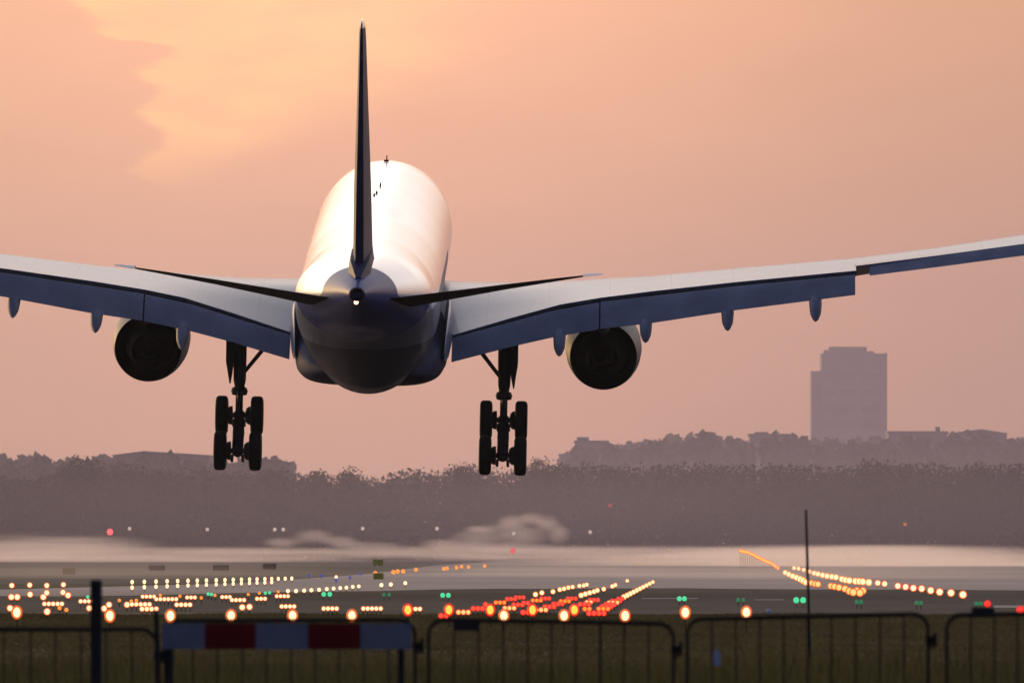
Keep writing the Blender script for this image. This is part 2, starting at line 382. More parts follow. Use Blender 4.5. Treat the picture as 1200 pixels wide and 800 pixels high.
for sx in (-1, 1):
    bm = bmesh.new(); rings(bm, [wsec(sx, s) for s in WS]); wing = obj('wing', bm, M_wing, jet)
    bm = bmesh.new(); rings(bm, [wsec(sx, s) for s in WO]); obj('outer_wing', bm, M_wing, wing)
    # drooped aileron outboard
    bm = bmesh.new(); rings(bm, [flapsec(sx, 19.72, -5.9, 1.40, -6.75, 1.05, .12), flapsec(sx, 22.5, -6.72, 1.88, -7.45, 1.52, .11), flapsec(sx, 25.8, -7.55, 2.47, -8.15, 2.09, .10), flapsec(sx, 27.6, -8.05, 2.84, -8.55, 2.5, .09)])
    obj('aileron', bm, M_flap, wing)
    # flaps lowered
    bm = bmesh.new(); rings(bm, [flapsec(sx, 3.22, -3.62, -2.08, -4.75, -2.88, .34), flapsec(sx, 5.6, -3.35, -1.40, -4.4, -2.25, .30), flapsec(sx, 7.2, -3.2, -.93, -4.25, -1.87, .28), flapsec(sx, 9.05, -3.12, -.56, -4.15, -1.52, .26)])
    obj('flap', bm, M_flap, wing)
    bm = bmesh.new(); rings(bm, [flapsec(sx, 9.11, -3.15, -.54, -4.2, -1.50, .26), flapsec(sx, 11.1, -3.85, -.20, -4.9, -1.17, .25), flapsec(sx, 14.5, -5.2, .38, -6.2, -.46, .22), flapsec(sx, 19.15, -6.75, 1.06, -7.65, .36, .18)])
    obj('flap', bm, M_flap, wing)
    # canoe fairings under the flaps
    for x, yt, zt in ((7.5, -5.3, -2.55), (10.92, -5.6, -1.92), (14.15, -6.7, -1.28), (17.6, -8.1, -.72)):
        bm = bmesh.new(); secs = []
        ax = [(yt + 4.6, zt + 1.05, .02), (yt + 4.3, zt + 1.0, .45), (yt + 3.6, zt + .92, .9), (yt + 2.6, zt + .86, 1.0), (yt + 1.7, zt + .78, 1.0), (yt + 1.1, zt + .62, 1.0), (yt + .6, zt + .44, .92), (yt + .22, zt + .24, .58), (yt, zt + .04, .05)]
        for y, zc, g in ax:
            secs.append([(sx * x + .25 * g * math.copysign(abs(math.cos(q * math.pi / 10)) ** .7, math.cos(q * math.pi / 10)), y, zc + .36 * g * math.sin(q * math.pi / 10)) for q in range(20)])
        rings(bm, secs); obj('flap_fairing', bm, M_flap, wing)
    bm = bmesh.new(); rings(bm, [flapsec(sx, 8.9, -3.0, -.72, -4.0, -1.62, .12), flapsec(sx, 9.25, -3.0, -.72, -4.0, -1.60, .12)]); obj('flap_gap_plate', bm, M_cove, wing)  # dark plate added behind the flap gap so the joint reads dark
    # spoiler panel seams: thin dark strips inside the wing top stay in the paint; a static dark cove strip closes the gap
    bm = bmesh.new(); secs = []
    for st in WS[1:]:
        x, yl, zl, zt, yc, zc, t, tt = st
        secs.append([(sx * x, yc + .02, zc - .06), (sx * x, yc - .10, zc - .12), (sx * x, yc + .3, zc - tt - .12), (sx * x, yc + .5, zc - .12)])
    rings(bm, secs); obj('flap_cove', bm, M_cove, wing)

# engines
for sx in (-1, 1):
    ex, ez = sx * 9.25, -3.50
    e = empty('engine', (ex, 5.0, ez), None, None); e.parent = jet
    bm = bmesh.new()
    lathe(bm, [(6.35, 1.22), (6.5, 1.36), (6.2, 1.46), (5.2, 1.53), (3.6, 1.56), (2.2, 1.53), (1.0, 1.46), (0, 1.36), (0, 1.32), (1.2, 1.30), (2.6, 1.28), (6.0, 1.2), (6.35, 1.22)], n=48)
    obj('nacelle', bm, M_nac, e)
    bm = bmesh.new(); lathe(bm, [(-.02, 1.362), (-.03, 1.31), (1.5, 1.275), (3.2, 1.2)], n=48); obj('fan_nozzle', bm, M_soot, e)
    bm = bmesh.new(); lathe(bm, [(2.4, .95), (1.0, .93), (-.2, .82), (-1.0, .64), (-1.02, .60), (0.0, .66), (2.0, .7)], n=40); obj('core_nozzle', bm, M_black, e)
    bm = bmesh.new(); lathe(bm, [(1.4, .42), (.2, .42), (-.8, .30), (-1.5, .10), (-1.65, .01)], n=28); obj('exhaust_cone', bm, M_black, e)
    bm = bmesh.new(); lathe(bm, [(3.2, .01), (3.2, 1.22)], n=40); obj('fan_disc', bm, M_soot, e)
    bm = bmesh.new(); secs = []
    for y, zb, zt, w in [(5.4, 1.35, 1.75, .05), (4.4, 1.35, 2.25, .22), (2.0, 1.2, 2.9, .26), (0, .9, 2.95, .22), (-1.6, 1.3, 2.85, .18), (-3.4, 2.2, 2.75, .12), (-4.6, 2.5, 2.7, .05)]:
        secs.append([(-w, y, zb + .1), (-w, y, zt), (w, y, zt), (w, y, zb + .1), (w * .5, y, zb), (-w * .5, y, zb)])
    rings(bm, secs); obj('pylon', bm, M_flap, e)

# tail
for sx in (-1, 1):
    bm = bmesh.new(); secs = []
    for x, yl, yt, zl, zt, th in [(.4, -20.4, -25.9, .62, 1.47, .40), (1.6, -21.2, -26.1, .88, 1.66, .36), (3.3, -22.4, -26.4, 1.32, 1.93, .26), (5.5, -24.0, -26.75, 1.88, 2.28, .17), (7.6, -25.5, -27.1, 2.38, 2.60, .10), (8.45, -26.1, -27.25, 2.58, 2.72, .07)]:
        s = []
        for f, g in [(0, 0), (.02, .35), (.1, .75), (.3, 1), (.6, .75), (1, .1), (1, -.1), (.6, -.75), (.3, -1), (.1, -.75), (.02, -.35)]:
            s.append((sx * x, yl + (yt - yl) * f, zl + (zt - zl) * f + g * th * .5))
        secs.append(s)
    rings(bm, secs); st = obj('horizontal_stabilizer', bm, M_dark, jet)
    bm = bmesh.new(); s2 = []
    for x, yl, yt, z, th in [(8.46, -26.1, -27.25, 2.67, .07), (9.0, -26.6, -27.3, 2.75, .06), (9.22, -26.95, -27.32, 2.79, .02)]:
        s2.append([(sx * x, yl + (yt - yl) * f, z + g * th * .5) for f, g in [(0, 0), (.1, .75), (.3, 1), (.6, .75), (1, .1), (1, -.1), (.6, -.75), (.3, -1), (.1, -.75)]])
    rings(bm, s2); obj('tip_fairing', bm, mat('tip_paint', (.62, .60, .60), .45, spec=.3), st)
    # elevator hinge line
def finsec(z, yl, yt, th):
    s = []
    for f, g in [(0, 0), (.03, .4), (.12, .8), (.32, 1), (.65, .8), (.66, .8), (1, .42), (1, -.42), (.66, -.8), (.65, -.8), (.32, -1), (.12, -.8), (.03, -.4)]:
        s.append((g * th * .5, yl + (yt - yl) * f, z))
    return s
bm = bmesh.new(); rings(bm, [finsec(2.55, -17.3, -26.6, .86), finsec(3.2, -18.4, -26.7, .74), (finsec(5.5, -21.0, -27.4, .66)), finsec(8.5, -23.6, -28.1, .46), finsec(11.6, -26.4, -28.9, .27), finsec(12.0, -26.9, -29.0, .22)])
fin = obj('vertical_fin', bm, M_fin, jet)
bm = bmesh.new(); rings(bm, [finsec(12.003, -26.9, -29.0, .22), finsec(12.18, -27.2, -29.02, .16), finsec(12.28, -27.8, -28.9, .05)]); obj('tip_cap', bm, M_white, fin)
bm = bmesh.new(); rings(bm, [[(-.4, -16.5, 2.5), (-.05, -16.5, 2.85), (.05, -16.5, 2.85), (.4, -16.5, 2.5)], [(-.52, -22, 2.5), (-.40, -22, 3.1), (.40, -22, 3.1), (.52, -22, 2.5)], [(-.48, -26.4, 2.35), (-.34, -26.4, 3.05), (.34, -26.4, 3.05), (.48, -26.4, 2.35)], [(-.2, -28.2, 2.3), (-.1, -28.2, 2.6), (.1, -28.2, 2.6), (.2, -28.2, 2.3)]]); obj('fin_fillet', bm, M_fin, jet)
bm = bmesh.new(); lathe(bm, [(-29.75, .27), (-30.0, .24), (-30.02, .17), (-29.6, .15), (-29.2, .01)], n=24, c=(0, 0, 2.09)); obj('exhaust_outlet', bm, M_soot, jet)
bm = bmesh.new(); ball(bm, (-.02, -29.86, 1.80), .085, 12); obj('tail_light', bm, emat('tail_lamp_glow', (1.0, .66, .38), 3.0), jet)
for x, y, z, h, ww in ((.02, 20, 3.06, .26, .015), (.02, 8.0, 3.03, .14, .04), (-.06, 4.9, 3.00, .09, .06), (-.14, 4.0, 2.98, .08, .06)):
    bm = bmesh.new(); rings(bm, [[(x - ww, y + .3, z - .06), (x + ww, y + .3, z - .06), (x + ww, y - .3, z - .06), (x - ww, y - .3, z - .06)], [(x - .02, y + .0, z + h), (x + .02, y + .0, z + h), (x + .02, y - .25, z + h), (x - .02, y - .25, z + h)]], True)
    obj('antenna', bm, M_soot, jet)
bm = bmesh.new(); box(bm, (0, 20, 3.08), (.20, .4, .06)); obj('antenna_base', bm, M_soot, jet)

# landing gear
def wheel(parent, x, y, z, r, w):
    bm = bmesh.new(); h = w / 2
    lathe(bm, [(-h * .75, r * .55), (-h * .95, r * .62), (-h, r * .80), (-h * .86, r * .94), (-h * .5, r), (h * .5, r), (h * .86, r * .94), (h, r * .80), (h * .95, r * .62), (h * .75, r * .55)], 'X', 36, (x, y, z))
    wh = obj('wheel', bm, M_rub, parent)
    bm = bmesh.new(); lathe(bm, [(-h * .72, .02), (-h * .72, r * .3), (-h * .8, r * .57), (h * .8, r * .57), (h * .72, r * .3), (h * .72, .02)], 'X', 24, (x, y, z)); obj('rim', bm, M_metal, wh)
for sx in (-1, 1):
    g = empty('main_landing_gear', (sx * 5.30, -1.2, 0), None, None); g.parent = jet
    bm = bmesh.new(); tube(bm, [(0, .2, -1.3), (0, 0, -3.6), (0, -.05, -4.1), (0, -.08, -4.35)], [.27, .26, .25, .20], 16)
    tube(bm, [(0, -.08, -4.3), (0, -.3, -6.15)], .15, 14)
    lathe(bm, [(-4.72, .14), (-4.68, .30), (-4.52, .34), (-4.36, .22)], 'Z', 18, (0, -.1, 0), cap=True)
    tube(bm, [(-.3, -.1, -4.5), (.3, -.1, -4.5)], .1, 8)
    obj('shock_strut', bm, M_metal, g)
    bm = bmesh.new(); tube(bm, [(0, -.38, -4.5), (0, -.72, -5.2), (0, -.42, -5.95)], [.09, .07, .09], 8); obj('torque_link', bm, M_metal, g)
    bm = bmesh.new(); tube(bm, [(0, .32, -5.42), (0, -.5, -6.19), (0, -1.32, -6.96)], [.17, .24, .17], 12)
    for q in (-.16, .16): tube(bm, [(q, -.25, -5.75), (q, -1.25, -6.75)], .07, 8)
    obj('bogie_beam', bm, M_metal, g)
    for (y, z) in ((.2, -5.55), (-1.2, -6.83)):
        bm = bmesh.new(); tube(bm, [(-.9, y, z), (-.42, y, z), (.42, y, z), (.9, y, z)], .11, 12)
        for q in (-.38, .38): lathe(bm, [(q - .14, .16), (q - .12, .27), (q - .02, .36), (q + .1, .38), (q + .12, .2)], 'X', 18, (0, y, z), cap=True)
        box(bm, (0, y, z), (.42, .34, .30))
        for q in (-.2, .2): tube(bm, [(q, y - .25, z - .12), (q * 1.1, y - .3, z - .42)], .06, 6)
        obj('axle', bm, M_metal, g)
        for q in (-.705, .705): wheel(g, q, y, z, .785, .50)
    bm = bmesh.new(); tube(bm, [(0, -.1, -4.0), (-sx * 1.25, .25, -2.45)], [.075, .09], 10); obj('side_brace', bm, M_metal, g)
    bm = bmesh.new(); tube(bm, [(0, .15, -3.9), (0, 1.6, -2.3)], .07, 8); obj('drag_brace', bm, M_metal, g)
    bm = bmesh.new()
    a = [(sx * .24, .75, -2.2), (sx * .24, -.75, -2.2), (sx * .24, -.78, -3.3), (sx * .27, -.5, -3.75), (sx * .36, -.1, -4.25), (sx * .36, .25, -4.2), (sx * .24, .75, -3.3)]
    b2 = [(p[0] + sx * (.30 if p[2] > -3.4 else .20 if p[2] > -4 else .05), p[1], p[2] + .02) for p in a]
    rings(bm, [a, b2]); obj('gear_door', bm, M_dark, g, smooth=False)
    bm = bmesh.new()
    for q in (.12, .22): tube(bm, [(-sx * q, -.27, -2.2), (-sx * q * .9, -.28, -4.2), (-sx * .1, -.32, -4.7), (-sx * .12, -.5, -5.5)], .025, 6)
    obj('brake_hose', bm, M_rub, g)
g = empty('nose_landing_gear', (0, 22.2, 0), None, None); g.parent = jet
bm = bmesh.new(); tube(bm, [(0, .2, -2.5), (0, 0, -4.9)], [.16, .11], 12); obj('shock_strut', bm, M_metal, g)
bm = bmesh.new(); tube(bm, [(-.3, 0, -4.9), (.3, 0, -4.9)], .08, 10); obj('axle', bm, M_metal, g)
for q in (-.36, .36): wheel(g, q, 0, -4.9, .5, .34)

# ------------------------------------------------------------------ far buildings and trees
M_wall = mat('tower_concrete', (.16, .155, .16), .8, noise=(.2, .15))
M_wall2 = mat('pale_building_wall', (.20, .19, .19), .8, noise=(.2, .15))
M_glass = mat('dark_window_band', (.11, .11, .12), .5, spec=.2)
D = 3200.0
def X(px, d): return (px - 600) / FPX * d
def Z(py, d): return EYE + (YH - py) / FPX * d
tw = empty('high_rise', (X(993, D), D, 0), 'tall hazy apartment tower with stepped roof, highest thing on skyline', 'tower block')
def part_box(name, parent, x0, x1, y0, y1, z0, z1, m):
    bm = bmesh.new(); vs = box(bm, ((x0 + x1) / 2, (y0 + y1) / 2, (z0 + z1) / 2), (x1 - x0, y1 - y0, z1 - z0)); o = obj(name, bm, m, parent, smooth=False)
    o.location = -Vector(parent.location) if parent else (0, 0, 0); return o
part_box('main_block', tw, X(961.5, D), X(1036.5, D), D - 9, D + 9, 0, Z(414.5, D), M_wall)
part_box('side_wing', tw, X(950, D), X(961.4, D), D - 7, D + 8, 0, Z(435, D), M_wall)
part_box('roof_block', tw, X(971, D), X(1015, D), D - 6, D + 6, Z(414.4, D), Z(406.5, D), M_wall)
part_box('corner_pier', tw, X(1036.6, D), X(1038.4, D), D - 9.2, D + 4, 0, Z(413.6, D), M_wall)
part_box('plant_room', tw, X(965, D), X(970.8, D), D - 5, D + 3, Z(414.4, D), Z(410.5, D), M_wall)
part_box('plant_room', tw, X(1016, D), X(1024, D), D - 3, D + 4, Z(414.4, D), Z(411.5, D), M_wall)
for i in range(9):
    zz = 13 + i * 4.6
    for a, b in ((966, 978), (984, 1002), (1008, 1030)): part_box('window', tw, X(a, D), X(b, D), D - 9.12, D - 8.9, zz, zz + 1.7, M_glass)
def block(px0, px1, py, d, dep, label, cat, bits=(), name='building', gable=0, m=None):
    b = empty(name, (X((px0 + px1) / 2, d), d, 0), label, cat)
    m = m or M_wall2
    part_box('wall', b, X(px0, d), X(px1, d), d - dep / 2, d + dep / 2, 0, Z(py, d), m)
    z0 = Z(py, d)
    if gable:
        bm = bmesh.new(); x0, x1 = X(px0, d) - .5, X(px1, d) + .5; xm = X(px0 + (px1 - px0) * gable, d); h = Z(py - 5, d)
        rings(bm, [[(x0, d - dep / 2 - .5, z0 + .003), (xm, d - dep / 2 - .5, h), (x1, d - dep / 2 - .5, z0 + .003)], [(x0, d + dep / 2 + .5, z0 + .003), (xm, d + dep / 2 + .5, h), (x1, d + dep / 2 + .5, z0 + .003)]])
        r = obj('roof', bm, M_wall, b, smooth=False); r.location = -Vector(b.location)
    else:
        part_box('roof', b, X(px0, d) - .3, X(px1, d) + .3, d - dep / 2 - .3, d + dep / 2 + .3, z0 + .003, z0 + .5, M_wall)
    for a, c, t in bits: part_box('roof_box', b, X(a, d), X(c, d), d - 3, d + 3, z0 + .5, Z(t, d), M_wall)
    k = 0
    zz = 6.0
    while zz < z0 - 2.5:
        w = (X(px1, d) - X(px0, d)); part_box('window', b, X(px0, d) + w * .08, X(px1, d) - w * .08, d - dep / 2 - .12, d - dep / 2 + .1, zz, zz + 1.5, M_glass); zz += 4.0
    return b
block(674, 712, 519, 2450, 14, 'flat roofed grey building standing alone left of the far wooded rise', 'building', ((676, 690, 512),))
block(1040, 1108, 508, 2500, 16, 'low flat building right against the tower block with small roof hut', 'building', ((1050, 1062, 505), (1096, 1101, 500)))
block(1112, 1178, 508, 2480, 16, 'broad low building with shallow pitched roof right of the tower', 'building', (), gable=.55)
block(878, 930, 511, 2520, 14, 'low building with roof hut left of the tower block', 'building', ((884, 900, 506),))
block(136, 248, 534, 2000, 30, 'wide hangar with low pitched roof above the left trees', 'hangar', (), name='hangar', gable=.32)

M_leaf = mat('leaf_dark', (.027, .029, .027), .95, noise=(.25, .15), spec=.0)
M_leaf2 = mat('leaf_olive', (.031, .031, .028), .95, noise=(.25, .15), spec=.0)
M_bark = mat('bark', (.05, .04, .032), .9)
def leaf_mesh(name, blobs, per, size, mats):
    """leaf-sized faces spread through the volume of many overlapping clumps; blobs = (cx,cy,cz,rx,ry,rz)"""
    vs, fs, mi = [], [], []
    b = np.array(blobs); n = len(b) * per
    idx = np.repeat(np.arange(len(b)), per)
    d = rng.normal(size=(n, 3)); d /= np.linalg.norm(d, axis=1)[:, None]
    rad = rng.uniform(.35, 1.06, n) ** .6
    p = b[idx, :3] + d * rad[:, None] * b[idx, 3:]
    a = rng.normal(size=(n, 3)); a /= np.linalg.norm(a, axis=1)[:, None]
    c = np.cross(a, rng.normal(size=(n, 3))); c /= np.linalg.norm(c, axis=1)[:, None]
    s = rng.uniform(.55, 1.3, n)[:, None] * size
    V = np.stack([p + a * s, p + c * s * .8, p - a * s, p - c * s * .8], 1).reshape(-1, 3)
    V[:, 2] = np.maximum(V[:, 2], .05)
    me = bpy.data.meshes.new(name); me.vertices.add(len(V)); me.vertices.foreach_set('co', V.ravel())
    me.loops.add(n * 4); me.loops.foreach_set('vertex_index', np.arange(n * 4)); me.polygons.add(n)
    me.polygons.foreach_set('loop_start', np.arange(n) * 4); me.polygons.foreach_set('loop_total', np.full(n, 4))
    for m in mats: me.materials.append(m)
    me.polygons.foreach_set('material_index', (idx * 7919 % len(mats)))
    me.update(calc_edges=True); me.validate(); return me
def crown_blobs(x, y, w, h, zb=0.0, k=9):
    out = []
    for i in range(k):
        f = (i + .5) / k; ww = w * .5 * (1 - .5 * max(0, f - .5)) * random.uniform(.5, .8)
        out.append((x + random.uniform(-.6, .6) * (w * .5) * (1 - f * .75), y + random.uniform(-2, 2), zb + (h - zb) * (f ** .8) * .82 + .2, ww * .85, ww * .9, (h - zb) * random.uniform(.13, .19)))
    out.append((x, y, h - (h - zb) * .16, w * .36, w * .36, (h - zb) * .16))
    return out
# skyline of the near wood: px, py of the tree tops
SKY1 = [(-120, 552), (-60, 560), (0, 556), (40, 556), (75, 546), (95, 538), (120, 540), (150, 543), (190, 545), (230, 543), (262, 550), (290, 550), (320, 547), (345, 553), (370, 551), (395, 556), (412, 548), (432, 558), (460, 552), (480, 547), (510, 547), (540, 543), (570, 547), (600, 545),
        (632, 536), (660, 541), (700, 541), (740, 543), (780, 541), (820, 541), (860, 542), (900, 541), (940, 540), (980, 545), (1010, 538), (1060, 538), (1110, 543), (1150, 540), (1200, 541), (1260, 540), (1340, 545)]
def sk(t, px):
    for (a, ya), (b, yb) in zip(t, t[1:]):
        if a <= px <= b: return ya + (yb - ya) * (px - a) / (b - a)
    return t[-1][1]
blobs = []
for row, dd in enumerate((1640, 1665, 1690)):
    px = -700 if row else -700
    while px < 1900:
        q = min(max(px, -120), 1340); top = sk(SKY1, q) + (random.uniform(-1.5, 3.5) if row == 0 else random.uniform(0, 7))
        h = Z(top, dd); w = random.uniform(7, 12)
        blobs += crown_blobs(X(px, dd), dd + random.uniform(-6, 6), w, h, -1.0, 9)
        px += w * FPX / dd * random.uniform(.32, .5)
for px in range(-700, 1900, 22): blobs.append((X(px, 1712), 1712, 3.4, 3.2, 2.2, 3.8)); blobs.append((X(px + 9, 1718), 1718, 7.4, 3.2, 2.2, 3.0)); blobs.append((X(px + 4, 1704), 1704, 5.4, 3.2, 2.2, 3.2)); blobs.append((X(px + 14, 1722), 1722, 9.4, 3.0, 2.2, 2.2))
wood = link('wood', leaf_mesh('wood', blobs, 190, .24, [M_leaf, M_leaf2])); tag(wood, 'dark hazy wood closing the far side of the airfield', 'wood', kind='stuff')
SKY2 = [(560, 600), (640, 575), (676, 519), (700, 517), (735, 517), (760, 513), (790, 510), (830, 506), (850, 508), (880, 513), (905, 507), (935, 512), (960, 514), (1045, 512), (1090, 508), (1120, 506), (1160, 506), (1200, 512), (1300, 506), (1500, 515)]
blobs = []
for row, dd in enumerate((2700, 2740, 2430)):
    px = 590 if row < 2 else 680
    while px < 1900:
        top = sk(SKY2, min(px, 1490)) + (random.uniform(-1, 5) if row < 2 else random.uniform(0, 6)); h = Z(top, dd); w = random.uniform(7, 13)
        blobs += crown_blobs(X(px, dd), dd + random.uniform(-8, 8), w, h, 4.0, 9); px += w * FPX / dd * random.uniform(.45, .7)
for row, dd in enumerate((2150, 1955)):
    px = -700
    while px < 330:
        h = Z(random.uniform(533, 545), dd); w = random.uniform(6, 10)
        blobs += crown_blobs(X(px, dd), dd, w, h, 2.0, 8); px += w * FPX / dd * .6
tag(link('far_woods', leaf_mesh('far_woods', blobs, 90, 1.3, [M_leaf, M_leaf2])), 'paler wooded rise fading into haze around the tower block', 'wood', kind='stuff')
# single trees that stand out of the wood's top edge
for px, py, w, lab in ((96, 533, 10, 'tall broad dark tree standing out at left below the hangar'), (324, 546, 7.5, 'round crowned tree rising just right of the left wheels'), (373, 549, 5.5, 'small domed tree between two taller ones in the wood edge'),
                       (411, 546, 6, 'bushy topped tree standing alone beside the lowest dip in the wood edge'), (543, 541, 8.5, 'broad tree crown just left of the right wheels'), (634, 534, 8.0, 'tall tree just right of the right wheels')):
    d = 1618.0; x = X(px, d); h = Z(py, d)
    t = empty('tree', (x, d, 0), lab, 'tree', None)
    me = leaf_mesh('crown', crown_blobs(0, 0, w, h, 2.0, 14), 260, .19, [M_leaf, M_leaf2]); link('crown', me, t)
    bm = bmesh.new(); tube(bm, [(0, 0, -.1), (.1, 0, 3), (0, 0, h * .8)], [.35, .28, .08], 8)
    for q in range(5):
        a = random.uniform(0, 6.28); z = 3 + q * 1.3; tube(bm, [(0, 0, z), (math.cos(a) * w * .3, math.sin(a) * w * .3, z + 2)], [.13, .04], 6)
    obj('trunk', bm, M_bark, t)
# hedge-like dark bushes low at the edge of the field
for px, py, w, h, lab in ((105, 660, 20, 1.2, ''),):
    pass

# ------------------------------------------------------------------ lamps of the runway and approach
G_amber = emat('warm_lamp_glow', (1.0, .58, .28), 2.6); G_bloom = emat('amber_bloom_glow', (1.0, .15, .012), .85)
G_warm = emat('small_warm_glow', (1.0, .55, .30), 2.2); G_orange = emat('orange_lamp_glow', (1.0, .27, .03), 1.35); G_redbloom = emat('red_bloom_glow', (1.0, .018, .006), .85)  # amber and red ring glows imitate lens bloom round the lamps
G_oran2 = emat('far_lamp_glow', (1.0, .24, .05), 2.6); G_gold = emat('golden_lamp_glow', (1.0, .40, .05), 1.9)
G_yel = emat('yellow_lamp_glow', (1.0, .50, .16), 1.5)
G_red = emat('red_lamp_glow', (1.0, .05, .03), 1.1); G_redcore = emat('red_core_glow', (1.0, .075, .035), 1.4); G_green = emat('green_lamp_glow', (.12, 1.0, .46), .75); G_dimgreen = emat('dim_green_glow', (.08, .55, .22), .30); G_dim = emat('dim_lamp_glow', (1.0, .75, .62), .6)
M_post = mat('lamp_post_dark', (.012, .012, .013), .8, spec=.1)
CACHE = {}
def big_lamp(name, loc, hh, r, core, rim, label, cat, group):
    o = empty(name, loc, label, cat, group)
    key = (round(hh, 1), r, core.name, rim.name)
    if key not in CACHE:
        bm = bmesh.new(); tube(bm, [(0, 0, 0), (0, 0, hh - r * .9)], .012, 8); box(bm, (0, 0, .01), (.1, .1, .02)); box(bm, (0, r * .5, hh), (r * 1.5, r * .9, r * 1.6)); a = obj('post', bm, M_post)
        bm = bmesh.new(); ball(bm, (0, -r * .62, hh), r * .78, 16, s=(1, .6, 1.3)); b = obj('lamp_lens', bm, core)
        bm = bmesh.new(); tube(bm, [(math.cos(q * math.pi / 12) * r * .92, -r * .55, hh + math.sin(q * math.pi / 12) * r * 1.22) for q in range(25)], r * .26, 8); c = obj('bloom_ring', bm, rim)  # glowing ring added to imitate lens bloom, not a lamp part
        CACHE[key] = (a.data, b.data, c.data)
        for q in (a, b, c): q.parent = o
    else:
        for nm, me in zip(('post', 'lamp_lens', 'bloom_ring'), CACHE[key]): link(nm, me, o)
    return o
def small_lamp(name, px, py, r, glow, label, cat, group, hl=.20, dmax=940.0, wide=1, halo=None, tall=1.0):
    """one lamp on a short post; 'wide' sets a light bar of that many bulbs"""
    r *= 1.15; d = FPX * (EYE - hl) / max(py - YH, .5)
    if d > dmax: d = dmax; hl = Z(py, d)
    key = (name, round(hl, 2), r, glow.name, wide, tall)
    if key not in CACHE:
        bm = bmesh.new(); sp = r * 2.3
        for i in range(wide):
            x = (i - (wide - 1) / 2) * sp
            ball(bm, (x, -r * .4, hl), r, 10, 0, (1, .7, tall))
            tube(bm, [(x, 0, 0), (x, 0, hl - r * .8)], .012, 6, 1); box(bm, (x, r * .55, hl), (r * 1.4, r * .6, r * 1.4), mi=1)
            if halo: tube(bm, [(x + math.cos(q * math.pi / 8) * r * 1.12, -r * .3, hl + math.sin(q * math.pi / 8) * r * 1.12 * tall) for q in range(17)], r * .24, 6, 2)  # added ring imitates lens bloom round the bulb
        if wide > 1: box(bm, (0, r * .6, hl - r), (sp * wide, r * .5, r * .3), mi=1)
        o = obj(name, bm, [glow, M_post] + ([halo] if halo else [])); CACHE[key] = o.data
        o.location = (X(px, d), d, 0)
    else: o = link(name, CACHE[key], None, (X(px, d), d, 0))
    return tag(o, label, cat, group)
def row(name, pts, r, glow, label, cat, group, **k):
    for p in pts: small_lamp(name, p[0], p[1], r, glow, label, cat, group, wide=(p[2] if len(p) > 2 else 1), **k)

A, G = 'approach light', None
for px, py in ((20, 717), (129, 721), (200, 721), (271, 721), (343, 721), (412.5, 721), (590.5, 719.5), (661, 719.5), (732.5, 719), (803, 716.5), (874.5, 716.5)):
    d = 232.0; hh = Z(py, d); big_lamp('approach_light', (X(px, d), d, 0), hh, .098, G_amber, G_bloom, 'large round amber-white lamp in the nearest row behind the fence', A, 'nearest row of big amber lamps')
for px, py in ((478, 714), (526, 714), (574.5, 713.5), (624, 714), (673, 712.5)):
    d = 252.0; big_lamp('approach_light', (X(px, d), d, 0), Z(py, d), .100, G_gold, G_redbloom, 'round orange lamp with red glow in the row among the red light bars', A, 'row of orange lamps')
row('approach_light', [(14, 685.5), (35, 685), (55, 685.5), (74.5, 684.5)], 0.082, G_warm, 'small warm lamp in the upper row of four at far left', A, 'upper four lamps at far left', halo=G_bloom)
row('approach_light', [(17, 699, 2), (35.5, 696), (51, 699), (55, 694), (74, 693.5), (80, 697)], 0.073, G_warm, 'small warm lamp in the lower row at far left', A, 'lower lamps at far left', halo=G_bloom)
tx = (155, 169.3, 183, 196, 208.3, 220.4, 231.3, 242, 253.5, 263.7, 273.4, 283, 292.5, 301.3, 310.5, 318.5, 326.2, 334.3, 342)
row('approach_light', [(x, 681.5 - (x - 155) / 187 * 4.2) for x in tx], 0.073, G_warm, 'warm-white lamp in the upper line of the double row at left', A, 'upper line of the double lamp row', tall=1.25)
row('approach_light', [(x, 688 - (x - 155) / 187 * 7.2) for x in tx[:16]], 0.062, G_warm, 'warm-white lamp in the lower line of the double row at left', A, 'lower line of the double lamp row', tall=1.25)
row('approach_light', [(337.5, 692), (347, 692), (356.5, 691.5), (365, 691), (374, 690.5), (383, 689.7), (391, 689), (398.8, 688.5), (406, 688), (413.5, 687), (420.5, 686.5)], 0.065, G_warm, 'small lamp in the single rising line above the green pair', A, 'single rising lamp line')
row('approach_light_bar', [(62.5, 707, 5), (174, 698.5, 4), (195, 701.5, 6), (224, 699.5, 3), (165, 707.5, 5), (175, 713, 4), (215, 708, 4), (265, 699, 3), (279, 702.5, 4), (306, 701, 3), (331, 698, 4), (102, 704, 4)], 0.047, G_warm, 'low bar of merged warm lamps in the left light cluster', 'light bar', 'warm light bars in the left cluster', halo=G_bloom)
row('approach_light_bar', [(337.5, 710, 4), (387, 712.5, 4), (436, 712.5, 5), (487, 713, 3)], 0.043, G_warm, 'low warm light bar in the line just above the amber lamp row', 'light bar', 'light bars above the amber row', halo=G_bloom)
row('approach_light', [(12, 712), (55.5, 716), (105, 712), (122, 712.5), (128, 708), (149, 708), (284, 711), (292.5, 710.5)], 0.060, G_warm, 'single warm lamp scattered low in the left light cluster', A, 'scattered low lamps at left', halo=G_bloom)
row('approach_light', [(70, 712), (140, 703), (154, 704), (160, 703), (188, 697), (211, 698), (236, 700), (252, 697), (291, 696), (304, 694.5), (326, 693), (78, 714)], 0.047, G_orange, 'faint orange lamp scattered among the left light bars', A, 'faint orange lamps at left')
row('runway_light', [(103, 699), (244, 695.5), (248, 696), (311, 694.5), (316, 694)], 0.052, G_green, 'small green lamp among the warm lamps of the left cluster', 'runway light', 'green lamps in the left cluster')
